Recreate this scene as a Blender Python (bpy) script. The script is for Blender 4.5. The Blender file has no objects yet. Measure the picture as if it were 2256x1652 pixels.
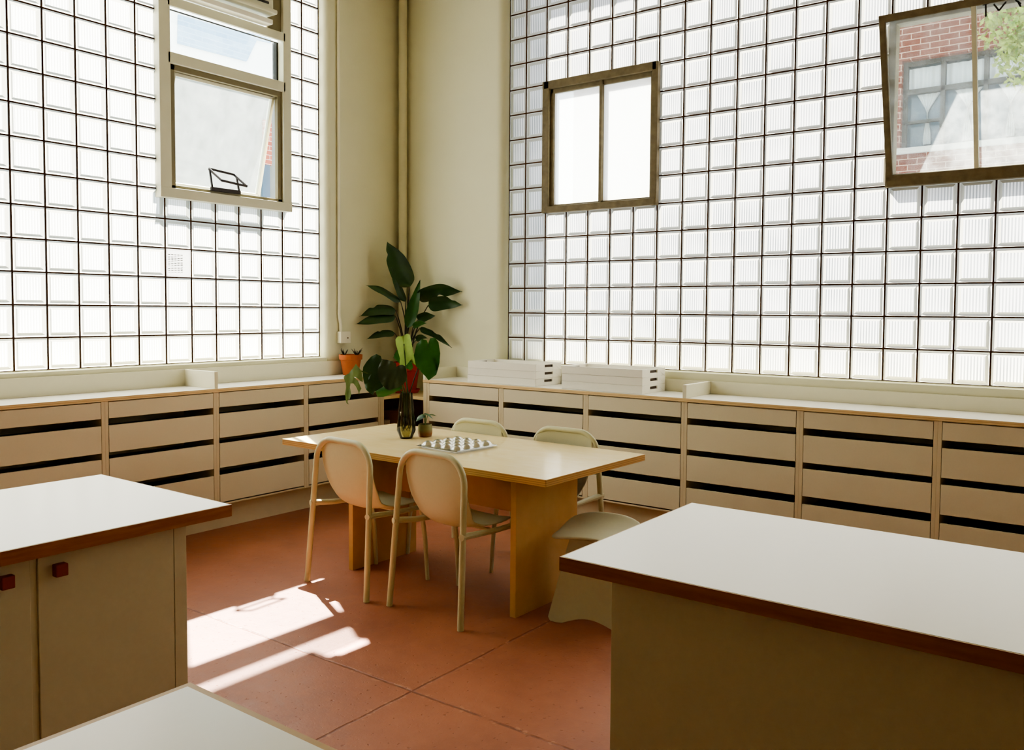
import bpy, bmesh, math, random
from mathutils import Vector, Matrix, noise as mnoise
random.seed(7)
PI = math.pi
scn = bpy.context.scene
COL = scn.collection

# ------------------------------------------------------------------ mesh builder
class MB:
    def __init__(s): s.v = []; s.f = []; s.m = []
    def add(s, vs, fs, mi=0):
        o = len(s.v); s.v += [tuple(v) for v in vs]
        for f in fs: s.f.append(tuple(i + o for i in f)); s.m.append(mi)
    def box(s, x0, x1, y0, y1, z0, z1, mi=0, top=None):
        vs = [(x0,y0,z0),(x1,y0,z0),(x1,y1,z0),(x0,y1,z0),(x0,y0,z1),(x1,y0,z1),(x1,y1,z1),(x0,y1,z1)]
        s.add(vs, [(0,3,2,1),(0,1,5,4),(1,2,6,5),(2,3,7,6),(3,0,4,7)], mi)
        s.add(vs, [(4,5,6,7)], mi if top is None else top)
        return s
    def obox(s, c, size, mat=None, mi=0):
        vs = []
        for dz in (-.5,.5):
            for dx, dy in ((-.5,-.5),(.5,-.5),(.5,.5),(-.5,.5)):
                p = Vector((dx*size[0], dy*size[1], dz*size[2]))
                if mat is not None: p = mat @ p
                vs.append(p + Vector(c))
        s.add(vs, [(0,3,2,1),(4,5,6,7),(0,1,5,4),(1,2,6,5),(2,3,7,6),(3,0,4,7)], mi); return s
    def bar(s, a, b, w, h, up=(0,0,1), mi=0):
        a = Vector(a); b = Vector(b); d = (b-a).normalized(); up = Vector(up)
        sx = d.cross(up)
        if sx.length < 1e-5: sx = d.cross(Vector((1,0,0)))
        sx.normalize(); uz = sx.cross(d)
        vs = []
        for p in (a, b):
            for i, j in ((-1,-1),(1,-1),(1,1),(-1,1)): vs.append(p + sx*i*w/2 + uz*j*h/2)
        s.add(vs, [(0,1,2,3),(7,6,5,4),(0,4,5,1),(1,5,6,2),(2,6,7,3),(3,7,4,0)], mi); return s
    def tube(s, pts, r, n=10, mi=0):
        pts = [Vector(p) for p in pts]; rs = r if isinstance(r, (list, tuple)) else [r]*len(pts)
        N = None; rings = []
        for i, p in enumerate(pts):
            a = pts[max(i-1,0)]; b = pts[min(i+1,len(pts)-1)]; t = (b-a).normalized()
            if N is None:
                N = t.cross(Vector((0,0,1)))
                if N.length < 1e-3: N = t.cross(Vector((1,0,0)))
            else: N = N - t*N.dot(t)
            N.normalize(); B = t.cross(N)
            rings.append([p + (N*math.cos(2*PI*k/n) + B*math.sin(2*PI*k/n))*rs[i] for k in range(n)])
        vs = [v for rg in rings for v in rg]; fs = []
        for i in range(len(pts)-1):
            for k in range(n):
                fs.append((i*n+k, i*n+(k+1)%n, (i+1)*n+(k+1)%n, (i+1)*n+k))
        fs.append(tuple(range(n))[::-1]); fs.append(tuple((len(pts)-1)*n+k for k in range(n)))
        s.add(vs, fs, mi); return s
    def lathe(s, prof, n=32, c=(0,0,0), mi=0, cap0=True, cap1=False):
        vs = []; fs = []
        for r, z in prof:
            for k in range(n): vs.append((c[0]+r*math.cos(2*PI*k/n), c[1]+r*math.sin(2*PI*k/n), c[2]+z))
        for i in range(len(prof)-1):
            for k in range(n): fs.append((i*n+k, i*n+(k+1)%n, (i+1)*n+(k+1)%n, (i+1)*n+k))
        if cap0: fs.append(tuple(range(n))[::-1])
        if cap1: fs.append(tuple((len(prof)-1)*n+k for k in range(n)))
        s.add(vs, fs, mi); return s
    def prism(s, poly, z0, z1, mi=0):
        n = len(poly)
        vs = [(x,y,z0) for x,y in poly] + [(x,y,z1) for x,y in poly]
        fs = [tuple(range(n))[::-1], tuple(range(n,2*n))] + [(i,(i+1)%n,n+(i+1)%n,n+i) for i in range(n)]
        s.add(vs, fs, mi); return s
    def grid(s, fn, nu, nv, mi=0):
        vs = [fn(i/(nu-1), j/(nv-1)) for j in range(nv) for i in range(nu)]
        fs = [(j*nu+i, j*nu+i+1, (j+1)*nu+i+1, (j+1)*nu+i) for j in range(nv-1) for i in range(nu-1)]
        s.add(vs, fs, mi); return s
    def shift(s, M):
        s.v = [tuple(M @ Vector(v)) for v in s.v]; return s

def build(name, mb, mats, parent=None, bevel=0, smooth=False, seg=2, sub=0, solid=0, label=None, loc=None, rotz=0, fix=True):
    me = bpy.data.meshes.new(name)
    me.from_pydata(mb.v, [], mb.f)
    if not isinstance(mats, (list, tuple)): mats = [mats]
    for m in mats: me.materials.append(m)
    me.polygons.foreach_set('material_index', mb.m)
    if fix:
        bm = bmesh.new(); bm.from_mesh(me)
        bmesh.ops.remove_doubles(bm, verts=bm.verts, dist=1e-5)
        bmesh.ops.recalc_face_normals(bm, faces=bm.faces)
        bm.to_mesh(me); bm.free()
    if smooth:
        me.polygons.foreach_set('use_smooth', [True]*len(me.polygons))
    me.update()
    o = bpy.data.objects.new(name, me); COL.objects.link(o)
    if parent is not None: o.parent = parent
    if loc is not None: o.location = loc
    o.rotation_euler = (0,0,rotz)
    if solid:
        md = o.modifiers.new('thick','SOLIDIFY'); md.thickness = solid; md.offset = 0
    if bevel:
        md = o.modifiers.new('edge','BEVEL'); md.width = bevel; md.segments = seg; md.limit_method = 'ANGLE'; md.angle_limit = math.radians(40)
    if sub:
        md = o.modifiers.new('smooth','SUBSURF'); md.levels = sub; md.render_levels = sub
    if smooth == 'auto':
        try:
            me.set_sharp_from_angle(angle=math.radians(35))
        except Exception: pass
    if label: o['label'] = label
    return o

def thing(name, label, cat, loc=(0,0,0), rotz=0, group=None):
    o = bpy.data.objects.new(name, None); COL.objects.link(o)
    o.empty_display_size = .1
    o.location = loc; o.rotation_euler = (0,0,rotz)
    return tag(o, label, cat, group)
def tag(o, label, cat, group=None):
    o['label'] = label; o['category'] = cat
    if group: o['group'] = group
    return o
def struct(o, label=None):
    o['kind'] = 'structure'
    if label: o['label'] = label
    return o
def sroot(name, loc=(0,0,0), rotz=0):
    o = bpy.data.objects.new(name, None); COL.objects.link(o); o.location = loc; o.rotation_euler = (0,0,rotz)
    o['kind'] = 'structure'; return o
def copy_tree(o, parent=None):
    c = o.copy(); COL.objects.link(c)
    if parent is not None: c.parent = parent
    for ch in list(o.children): copy_tree(ch, c)
    return c

# ------------------------------------------------------------------ materials
def lin(c):
    return tuple((x/255/12.92 if x/255 <= .04045 else ((x/255+.055)/1.055)**2.4) for x in c) + (1,)
class NT:
    def __init__(s, name):
        s.m = bpy.data.materials.new(name); s.m.use_nodes = True
        s.t = s.m.node_tree; s.t.nodes.clear(); s.out = s.n('ShaderNodeOutputMaterial')
    def n(s, typ, **kw):
        d = s.t.nodes.new(typ)
        for k, v in kw.items():
            if k.startswith('i_'): d.inputs[k[2:].replace('_',' ')].default_value = v
            else: setattr(d, k, v)
        return d
    def l(s, a, b): s.t.links.new(a, b)
    def math(s, op, a, b=None, c=None):
        d = s.n('ShaderNodeMath', operation=op)
        for i, x in enumerate((a, b, c)):
            if x is None: continue
            if isinstance(x, (int, float)): d.inputs[i].default_value = x
            else: s.l(x, d.inputs[i])
        return d.outputs[0]
    def mix(s, fac, a, b):
        d = s.n('ShaderNodeMix', data_type='RGBA')
        for i, x in ((0, fac), (6, a), (7, b)):
            if isinstance(x, (int, float, tuple)): d.inputs[i].default_value = x
            else: s.l(x, d.inputs[i])
        return d.outputs[2]
    def obj(s):
        return s.n('ShaderNodeTexCoord').outputs['Object']
    def noise(s, scale, detail=4, rough=.55, vec=None, stretch=None):
        d = s.n('ShaderNodeTexNoise'); d.inputs['Scale'].default_value = scale; d.inputs['Detail'].default_value = detail; d.inputs['Roughness'].default_value = rough
        v = vec if vec is not None else s.obj()
        if stretch:
            mp = s.n('ShaderNodeMapping'); mp.inputs['Scale'].default_value = stretch; s.l(v, mp.inputs['Vector']); v = mp.outputs[0]
        s.l(v, d.inputs['Vector']); return d.outputs['Fac']
    def ramp(s, fac, p0, p1):
        d = s.n('ShaderNodeMapRange'); d.inputs['From Min'].default_value = p0; d.inputs['From Max'].default_value = p1
        s.l(fac, d.inputs['Value']); return d.outputs[0]
    def bsdf(s, col, rough=.5, metal=0, spec=.5, bump=None, bstr=.1, bdist=.01, **kw):
        b = s.n('ShaderNodeBsdfPrincipled')
        if isinstance(col, tuple): b.inputs['Base Color'].default_value = col
        else: s.l(col, b.inputs['Base Color'])
        if isinstance(rough, (int, float)): b.inputs['Roughness'].default_value = rough
        else: s.l(rough, b.inputs['Roughness'])
        b.inputs['Metallic'].default_value = metal; b.inputs['Specular IOR Level'].default_value = spec
        for k, v in kw.items(): b.inputs[k.replace('_',' ')].default_value = v
        if bump is not None:
            bp = s.n('ShaderNodeBump'); bp.inputs['Strength'].default_value = bstr; bp.inputs['Distance'].default_value = bdist
            s.l(bump, bp.inputs['Height']); s.l(bp.outputs[0], b.inputs['Normal'])
        s.l(b.outputs[0], s.out.inputs['Surface']); return s.m
def simple(name, c, rough=.5, var=.08, scale=6, metal=0, spec=.5, bstr=0, bscale=60, **kw):
    t = NT(name); base = lin(c)
    dark = tuple(x*(1-var) for x in base[:3]) + (1,); lite = tuple(min(1, x*(1+var)) for x in base[:3]) + (1,)
    col = t.mix(t.noise(scale), dark, lite)
    bump = t.noise(bscale) if bstr else None
    return t.bsdf(col, rough, metal, spec, bump, bstr, .003, **kw)

M = {}
M['plaster'] = simple('cream_plaster', (222,220,192), .8, .05, 2.5, bstr=.25, bscale=40, spec=.2)
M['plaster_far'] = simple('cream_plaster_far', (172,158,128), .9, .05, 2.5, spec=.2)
M['ceiling'] = simple('ceiling_paint', (196,184,152), .85, .04, 2, spec=.2)
M['front'] = simple('beige_laminate', (219,209,182), .5, .03, 90, spec=.3)
M['carcass'] = simple('cream_laminate', (214,200,168), .55, .03, 30, spec=.3)
M['inside'] = simple('drawer_inside', (70,50,35), .7, .1, 20, spec=.2)
M['white_top'] = simple('white_laminate', (240,237,228), .28, .015, 40, spec=.5)
M['upstand'] = simple('pale_upstand', (228,224,200), .5, .03, 20, spec=.3)
M['white_wood'] = simple('white_painted_wood', (238,234,222), .5, .03, 15, spec=.35)
M['beige_metal'] = simple('beige_powder_coat', (201,199,164), .45, .04, 60, spec=.35)
M['beige_shell'] = simple('beige_moulded_shell', (200,197,162), .5, .04, 70, spec=.35)
M['stool'] = simple('stone_coloured_shell', (196,192,164), .55, .05, 70, spec=.3)
M['island'] = simple('taupe_laminate', (210,198,168), .6, .04, 60, spec=.25)
M['edge_brown'] = None
M['red_knob'] = simple('dark_red_wood', (140,38,20), .5, .15, 30)
M['terracotta'] = simple('terracotta_clay', (172,96,56), .8, .12, 12, spec=.15)
M['terracotta_red'] = simple('red_terracotta_clay', (176,48,26), .75, .1, 12, spec=.2)
M['soil'] = simple('dark_soil', (48,34,22), .95, .4, 60, spec=.1)
M['steel_rust'] = simple('weathered_steel_paint', (112,100,74), .6, .45, 18, spec=.3, bstr=.4, bscale=50)
M['alu'] = simple('olive_grey_frame_paint', (212,210,188), .5, .05, 8, spec=.35)
M['alu_dark'] = simple('dark_olive_frame_paint', (120,110,80), .5, .08, 8, spec=.35)
M['black_metal'] = simple('dark_brown_metal', (36,26,20), .4, .2, 30, metal=.6)
M['gasket'] = simple('dark_gasket', (30,26,20), .6, .1, 20)
M['white_plastic'] = simple('white_plastic', (232,228,208), .4, .03, 10)
M['screw'] = simple('screw_brass', (120,90,60), .4, .2, 30, metal=.8)
M['cardboard'] = simple('brown_box', (170,116,74), .8, .1, 20)
M['dark_wood'] = simple('corner_dark_wood', (150,90,60), .6, .15, 10)
M['mortar'] = simple('brown_mortar', (66,40,20), .9, .35, 20, spec=.1)

def wood(name, c, c2, stretch, rough=.35, spec=.5):
    t = NT(name)
    f = t.noise(3, 6, .6, stretch=stretch); g = t.noise(1.3, 2)
    col = t.mix(t.ramp(f, .3, .7), lin(c), lin(c2)); col2 = t.mix(t.math('MULTIPLY', g, .25), col, lin(c2))
    return t.bsdf(col2, rough, 0, spec, f, .05, .002)
M['birch'] = wood('birch_plywood', (242,224,174), (236,212,156), (2,6,2), .2, .5)
M['birch_side'] = wood('birch_plywood_upright', (216,176,120), (202,158,102), (2.2,2.2,1.6), .4, .4)
M['edge_brown'] = wood('brown_wood_edging', (176,108,58), (148,82,40), (2,2,20), .45, .35)
def ply(name, c, c2, n=5, t0=.036):
    t = NT(name); sp = t.n('ShaderNodeSeparateXYZ'); t.l(t.obj(), sp.inputs[0])
    w = t.math('SINE', t.math('MULTIPLY', sp.outputs[2], 2*PI*n/t0)); w = t.ramp(w, -.4, .9)
    col = t.mix(w, lin(c), lin(c2)); return t.bsdf(col, .6, 0, .3)
M['ply_edge'] = ply('plywood_edge', (206,164,104), (178,134,80), 3.5)
M['ply_edge_light'] = ply('pale_plywood_edge', (228,200,150), (208,176,124), 2, .025)

# terracotta concrete floor with joints
def floor_mat():
    t = NT('terracotta_concrete'); o = t.obj(); sp = t.n('ShaderNodeSeparateXYZ'); t.l(o, sp.inputs[0])
    wob = t.math('MULTIPLY', t.math('SUBTRACT', t.noise(5, 3), .5), .02)
    def joint(ax, off, pitch):
        x = t.math('ADD', t.math('SUBTRACT', ax, off - pitch*10), wob)
        m = t.math('MODULO', t.math('ADD', x, pitch/2), pitch)
        return t.math('ABSOLUTE', t.math('SUBTRACT', m, pitch/2))
    d = t.math('MINIMUM', joint(sp.outputs[0], 3.25, 3.66), joint(sp.outputs[1], -3.262, 3.66))
    line = t.math('MULTIPLY', t.ramp(d, .0085, .0025), t.ramp(t.noise(7, 3, .6), .36, .5))
    chip = t.math('MULTIPLY', t.ramp(d, .028, .006), t.ramp(t.noise(26, 3, .6), .56, .62))
    n1 = t.noise(1.1, 5, .6); n2 = t.noise(14, 6, .65); n3 = t.noise(90, 3, .6)
    col = t.mix(t.ramp(n1, .3, .7), lin((138,80,56)), lin((172,108,78)))
    col = t.mix(t.math('MULTIPLY', t.ramp(n2, .45, .75), .35), col, lin((186,128,98)))
    pit = t.ramp(t.noise(46, 2, .5), .66, .73)
    col = t.mix(t.math('MULTIPLY', pit, .35), col, lin((120,58,32)))
    col = t.mix(t.math('MULTIPLY', chip, .5), col, lin((206,150,116)))
    col = t.mix(t.math('MULTIPLY', line, .6), col, lin((96,46,28)))
    h = t.math('SUBTRACT', t.math('ADD', t.math('MULTIPLY', n2, .5), t.math('MULTIPLY', n3, .2)), t.math('ADD', t.math('MULTIPLY', line, 1.2), t.math('MULTIPLY', pit, .6)))
    r = t.math('ADD', t.math('MULTIPLY', n2, .35), .32)
    return t.bsdf(col, r, 0, .4, h, .55, .005)
M['floor'] = floor_mat()

# glass block: light-scattering moulded glass with vertical ribs on the inner face
BT = .42
def block_pane(name, axis, k0, c_hi, c_lo):
    t = NT(name); o = t.obj(); sp = t.n('ShaderNodeSeparateXYZ'); t.l(o, sp.inputs[0])
    w = t.math('SINE', t.math('MULTIPLY', sp.outputs[axis], 2*PI/.0175)); w = t.ramp(w, -.6, .8)
    nz = t.ramp(t.noise(1.7, 2), .35, .65); fine = t.noise(25, 3, stretch=(1,1,.25))  # rib stripes are colour; broad noise paints in uneven shade from outside
    f = t.math('MULTIPLY', w, t.math('ADD', t.math('MULTIPLY', nz, .5), .5))
    col = t.mix(f, tuple(x*k0 for x in c_hi[:3])+(1,), tuple(x*k0 for x in c_lo[:3])+(1,))
    tr = t.n('ShaderNodeBsdfTranslucent'); t.l(col, tr.inputs['Color'])
    gl = t.n('ShaderNodeBsdfGlossy'); gl.inputs['Roughness'].default_value = .15; gl.inputs['Color'].default_value = (.8,.8,.75,1)
    fr = t.n('ShaderNodeFresnel'); fr.inputs['IOR'].default_value = 1.4
    mx = t.n('ShaderNodeMixShader'); t.l(t.math('MULTIPLY', fr.outputs[0], .4), mx.inputs[0]); t.l(tr.outputs[0], mx.inputs[1]); t.l(gl.outputs[0], mx.inputs[2])
    t.l(mx.outputs[0], t.out.inputs['Surface']); return t.m
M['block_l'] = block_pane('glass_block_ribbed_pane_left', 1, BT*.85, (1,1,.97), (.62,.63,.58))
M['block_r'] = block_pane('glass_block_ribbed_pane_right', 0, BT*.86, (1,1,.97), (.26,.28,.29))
def block_rim(name, k0, tint=(.93,.94,.83)):
    t = NT(name)
    tr = t.n('ShaderNodeBsdfTranslucent'); tr.inputs['Color'].default_value = (tint[0]*k0,tint[1]*k0,tint[2]*k0,1)
    df = t.n('ShaderNodeBsdfPrincipled'); df.inputs['Base Color'].default_value = (.55,.56,.47,1); df.inputs['Roughness'].default_value = .15
    mx = t.n('ShaderNodeMixShader'); mx.inputs[0].default_value = .08; t.l(tr.outputs[0], mx.inputs[1]); t.l(df.outputs[0], mx.inputs[2])
    t.l(mx.outputs[0], t.out.inputs['Surface']); return t.m
M['rim_l'] = block_rim('glass_block_rim_left', BT*.72)
M['bev_l'] = block_rim('glass_block_bevel_left', BT*.50, (.93,.92,.78))
M['bev_r'] = block_rim('glass_block_bevel_right', BT*.52, (.93,.92,.78))
M['rim_r'] = block_rim('glass_block_rim_right', BT*.72)

def dusty_glass(name, lo, hi, scale=7, tint=(.93,.96,.95,1), dust=(.9,.92,.88,1)):
    t = NT(name)
    f = t.math('ADD', t.math('MULTIPLY', t.ramp(t.noise(scale, 6, .65), .3, .7), hi-lo), lo)
    tp = t.n('ShaderNodeBsdfTransparent'); tp.inputs['Color'].default_value = tint
    tr = t.n('ShaderNodeBsdfTranslucent'); tr.inputs['Color'].default_value = dust
    mx = t.n('ShaderNodeMixShader'); t.l(f, mx.inputs[0]); t.l(tp.outputs[0], mx.inputs[1]); t.l(tr.outputs[0], mx.inputs[2])
    gl = t.n('ShaderNodeBsdfGlossy'); gl.inputs['Roughness'].default_value = .03
    fr = t.n('ShaderNodeFresnel'); fr.inputs['IOR'].default_value = 1.45
    m2 = t.n('ShaderNodeMixShader'); t.l(t.math('MULTIPLY', fr.outputs[0], .6), m2.inputs[0]); t.l(mx.outputs[0], m2.inputs[1]); t.l(gl.outputs[0], m2.inputs[2])
    t.l(m2.outputs[0], t.out.inputs['Surface']); return t.m
M['glass_clear'] = dusty_glass('lightly_dusty_glass', .01, .03)
M['glass_dusty'] = dusty_glass('dusty_glass', .04, .15, 9, (.80,.84,.83,1))
M['glass_sash'] = dusty_glass('dusty_sash_glass', .03, .055)
M['glass_frost'] = dusty_glass('frosted_glass', .55, .6, 3)
def vase_glass():
    t = NT('smoky_green_glass')
    tp = t.n('ShaderNodeBsdfTransparent'); tp.inputs['Color'].default_value = (.73,.73,.58,1)
    gl = t.n('ShaderNodeBsdfGlossy'); gl.inputs['Roughness'].default_value = .03
    fr = t.n('ShaderNodeFresnel'); fr.inputs['IOR'].default_value = 1.5
    m = t.n('ShaderNodeMixShader'); t.l(fr.outputs[0], m.inputs[0]); t.l(tp.outputs[0], m.inputs[1]); t.l(gl.outputs[0], m.inputs[2])
    t.l(m.outputs[0], t.out.inputs['Surface']); return t.m
M['vase'] = vase_glass()
def leaf_mat(name, c, c2, rough=.4, trans=.25):
    t = NT(name)
    f = t.noise(9, 4); col = t.mix(t.ramp(f, .3, .7), lin(c), lin(c2))
    b = t.n('ShaderNodeBsdfPrincipled'); t.l(col, b.inputs['Base Color']); b.inputs['Roughness'].default_value = rough; b.inputs['Specular IOR Level'].default_value = .4
    tr = t.n('ShaderNodeBsdfTranslucent'); t.l(col, tr.inputs['Color'])
    m = t.n('ShaderNodeMixShader'); m.inputs[0].default_value = trans; t.l(b.outputs[0], m.inputs[1]); t.l(tr.outputs[0], m.inputs[2])
    t.l(m.outputs[0], t.out.inputs['Surface']); return t.m
M['leaf_dark'] = leaf_mat('dark_green_leaf', (34,58,28), (50,78,38), .35, .12)
M['leaf_mid'] = leaf_mat('mid_green_leaf', (34,78,28), (56,102,40), .4, .3)
M['leaf_front'] = leaf_mat('blackish_green_leaf', (48,60,38), (66,78,50), .35, .1)
M['leaf_pale'] = leaf_mat('pale_green_leaf', (100,124,76), (126,146,92), .45, .2)
M['leaf_light'] = leaf_mat('light_green_leaf', (136,162,82), (158,182,104), .45, .45)
M['stem'] = leaf_mat('green_stem', (58,82,34), (82,104,48), .5, .1)
M['stem_dark'] = leaf_mat('dark_stem', (40,42,26), (58,52,34), .5, .05)
M['tree_leaf'] = leaf_mat('sunny_tree_foliage', (84,118,40), (196,206,104), .6, .4)
M['metal'] = simple('dull_baking_tin', (186,184,176), .27, .05, 12, metal=1)
def glaze():
    t = NT('green_brown_glaze'); sp = t.n('ShaderNodeSeparateXYZ'); t.l(t.obj(), sp.inputs[0])
    f = t.math('ADD', t.ramp(sp.outputs[2], .02, .05), t.math('MULTIPLY', t.math('SUBTRACT', t.noise(30), .5), .6))
    return t.bsdf(t.mix(f, lin((126,74,36)), lin((128,126,88))), .25, 0, .5)
M['glaze'] = glaze()
def brick(name, c1, c2, mort, ax=(0,2), scale=1.0):
    t = NT(name); sp = t.n('ShaderNodeSeparateXYZ'); t.l(t.obj(), sp.inputs[0])
    cb = t.n('ShaderNodeCombineXYZ'); t.l(sp.outputs[ax[0]], cb.inputs[0]); t.l(sp.outputs[ax[1]], cb.inputs[1])
    b = t.n('ShaderNodeTexBrick'); t.l(cb.outputs[0], b.inputs['Vector'])
    b.inputs['Color1'].default_value = lin(c1); b.inputs['Color2'].default_value = lin(c2); b.inputs['Mortar'].default_value = lin(mort)
    b.inputs['Scale'].default_value = scale; b.inputs['Mortar Size'].default_value = .006; b.inputs['Brick Width'].default_value = .22; b.inputs['Row Height'].default_value = .075
    return t.bsdf(b.outputs['Color'], .9, 0, .1)
M['brick'] = brick('red_brickwork', (106,58,44), (90,46,34), (160,132,116))
M['brick_x'] = brick('red_brickwork_side', (150,90,72), (130,74,60), (170,150,140), (1,2))
M['pale_render'] = simple('white_render', (245,244,240), .85, .03, 1.5, spec=.1)
M['blue_siding'] = brick('blue_grey_siding', (150,176,200), (140,168,194), (168,190,210), (1,2))  # blue-grey colour stands in for shade on the white wall
M['ext_frame'] = simple('dark_window_frame', (40,40,34), .6, .1, 10)
M['ext_glass'] = simple('dark_window_pane', (70,88,100), .1, .2, 2)
M['curtain'] = simple('white_curtain', (196,200,200), .9, .08, 14, spec=.1)
M['bark'] = simple('tree_bark', (90,70,50), .9, .2, 20)

# ------------------------------------------------------------------ camera (surveyed pose)
def rotvec(v):
    th = math.sqrt(sum(x*x for x in v)); return Matrix.Rotation(th, 3, Vector(v)/th)
Rw = rotvec((1.5566658, .5166512, -.4816077))          # world -> (right, down, forward)
cam_d = bpy.data.cameras.new('camera'); cam = bpy.data.objects.new('camera', cam_d); COL.objects.link(cam)
rgt, dwn, fwd = Rw[0], Rw[1], Rw[2]
mw = Matrix(((rgt[0],-dwn[0],-fwd[0],5.6230),(rgt[1],-dwn[1],-fwd[1],-5.7545),(rgt[2],-dwn[2],-fwd[2],1.5568),(0,0,0,1)))
cam.matrix_world = mw
cam_d.sensor_width = 36; cam_d.lens = 1877.785*36/2256
cam_d.shift_x = (1128-1148.97)/2256; cam_d.shift_y = (774.386-826)/2256
cam_d.clip_start = .05; cam_d.clip_end = 200
scn.camera = cam

# ------------------------------------------------------------------ room shell
P_ = .2032; V_ = .2062
ZL, ZR = 1.365, 1.3316          # first joint above the bottom course
YL, XR = -1.1403, 1.4156        # first joint next to each pier
ROOM_X, ROOM_Y, CEIL = 7.6, -7.9, 4.5
struct(build('floor', MB().box(-.25, ROOM_X, ROOM_Y, .25, -.12, 0), M['floor']), 'terracotta coloured concrete floor with cracked joints')
struct(build('ceiling', MB().box(-.25, ROOM_X+.2, ROOM_Y-.2, .25, CEIL, CEIL+.1), M['ceiling']))
def arc(cx, cy, r, a0, a1, n=8):
    return [(cx+r*math.cos(math.radians(a0+(a1-a0)*i/n)), cy+r*math.sin(math.radians(a0+(a1-a0)*i/n))) for i in range(n+1)]
DL, DR, JY, JX = .08, .08, -.965, 1.245
mb = MB().box(-.25, 0, ROOM_Y, JY, 0, ZL-V_)
mb.prism([(-.03,.25),(-.03,JY),(0,JY)] + arc(DL-.05, JY+.05, .05, -90, 0) + [(DL,.25)], 0, CEIL)
mb.box(-.25, 0, ROOM_Y, JY, ZL+15*V_, CEIL)
mb.box(-.25, .08, ROOM_Y, YL-16*P_, ZL-V_, ZL+15*V_)
struct(build('wall_left', mb, M['plaster'], smooth='auto'), 'cream plaster wall and pier around the left glass blocks')
mb = MB().box(JX, ROOM_X, 0, .25, 0, ZR-V_)
mb.prism([(DL-.02,.25),(DL-.02,-DR)] + arc(JX-.07, -DR+.07, .07, -90, 0) + [(JX,.25)], 0, CEIL)
mb.box(JX, ROOM_X, 0, .25, ZR+15*V_, CEIL)
mb.box(XR+24*P_, ROOM_X, -.08, .25, ZR-V_, ZR+15*V_)
struct(build('wall_right', mb, M['plaster'], smooth='auto'), 'cream plaster wall and pier around the right glass blocks')
struct(build('wall_back', MB().box(-.25, ROOM_X+.2, ROOM_Y-.2, ROOM_Y, 0, CEIL), M['plaster_far']))
struct(build('wall_front', MB().box(ROOM_X, ROOM_X+.2, ROOM_Y, .25, 0, CEIL), M['plaster_far']))
struct(build('trim_1', MB().box(0, .0835, ROOM_Y, JY-.001, 1.0, ZL-V_-.004), M['plaster'], bevel=.006), 'painted sill under the left glass blocks')
struct(build('trim_2', MB().box(JX+.001, ROOM_X, -.0835, 0, .97, ZR-V_-.004), M['plaster'], bevel=.006), 'painted sill under the right glass blocks')

def glass_wall(name, horiz, z0, u_edges, rows, holes, mp, mr, mb_, label):
    """horiz(u, d, z) -> point ; d is depth outwards"""
    root = sroot(name); root['label'] = label
    g = MB(); mo = MB(); g2 = 0.0045
    for i in range(len(u_edges)-1):
        a, b = u_edges[i], u_edges[i+1]
        for k in range(rows[0], rows[1]):
            if any(h[0] <= i < h[1] and h[2] <= k < h[3] for h in holes): continue
            z_a, z_b = z0+k*V_, z0+(k+1)*V_
            jit = random.uniform(-.0012,.0012)
            rings = []
            for ins, d in ((g2, .003), (g2+.003, 0), (g2+.011, -.001), (g2+.026, .012+jit)):
                rings.append([horiz(a+ins, d, z_a+ins), horiz(b-ins, d, z_a+ins), horiz(b-ins, d, z_b-ins), horiz(a+ins, d, z_b-ins)])
            vs = [p for r in rings for p in r]
            fs = [(r*4+q, r*4+(q+1)%4, (r+1)*4+(q+1)%4, (r+1)*4+q) for r in range(2) for q in range(4)]
            g.add(vs, fs, 1); g.add(vs, [(8+q, 8+(q+1)%4, 12+(q+1)%4, 12+q) for q in range(4)], 2); g.add(rings[3], [(0,1,2,3)], 0)
    def hb(u0, u1, za, zb, d0, d1):
        p = [horiz(u0,d0,za), horiz(u1,d1,zb)]
        xs = sorted((p[0][0],p[1][0])); ys = sorted((p[0][1],p[1][1]))
        mo.box(xs[0],xs[1],ys[0],ys[1],za,zb)
    w = .005
    for i, u in enumerate(u_edges):                       # upright joints, interrupted by the windows
        k = rows[0]
        spans = []; cur = None
        for k in range(rows[0], rows[1]):
            blocked = any(h[0] < i < h[1] and h[2] <= k < h[3] for h in holes)
            if not blocked and cur is None: cur = k
            if blocked and cur is not None: spans.append((cur,k)); cur = None
        if cur is not None: spans.append((cur, rows[1]))
        for a, b in spans: hb(u-w, u+w, z0+a*V_, z0+b*V_, -.0012, .007)
    for k in range(rows[0], rows[1]+1):
        spans = []; cur = None
        for i in range(len(u_edges)-1):
            blocked = any(h[0] <= i < h[1] and h[2] < k < h[3] for h in holes)
            if not blocked and cur is None: cur = i
            if blocked and cur is not None: spans.append((cur,i)); cur = None
        if cur is not None: spans.append((cur, len(u_edges)-1))
        for a, b in spans: hb(u_edges[a], u_edges[b], z0+k*V_-w, z0+k*V_+w, -.0008, .007)
    build('glass_blocks', g, [mp, mr, mb_], root)
    build('mortar_joints', mo, M['mortar'], root, fix=False)
    return root
uL = [-JY] + [-YL+P_*j for j in range(0, 17)]
glass_wall('window_1', lambda u, d, z: (-.012-d, -u, z), ZL, uL, (-1, 15), [(2,7,5,15),(6,7,2,3)], M['block_l'], M['rim_l'], M['bev_l'], 'left wall of square glass blocks in a thin brown grid')
uR = [JX] + [XR+P_*j for j in range(0, 25)]
glass_wall('window_2', lambda u, d, z: (u, .012+d, z), ZR, uR, (-1, 15), [(2,7,5,10),(15,20,5,10)], M['block_r'], M['rim_r'], M['bev_r'], 'right wall of square glass blocks in a thin brown grid')

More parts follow.
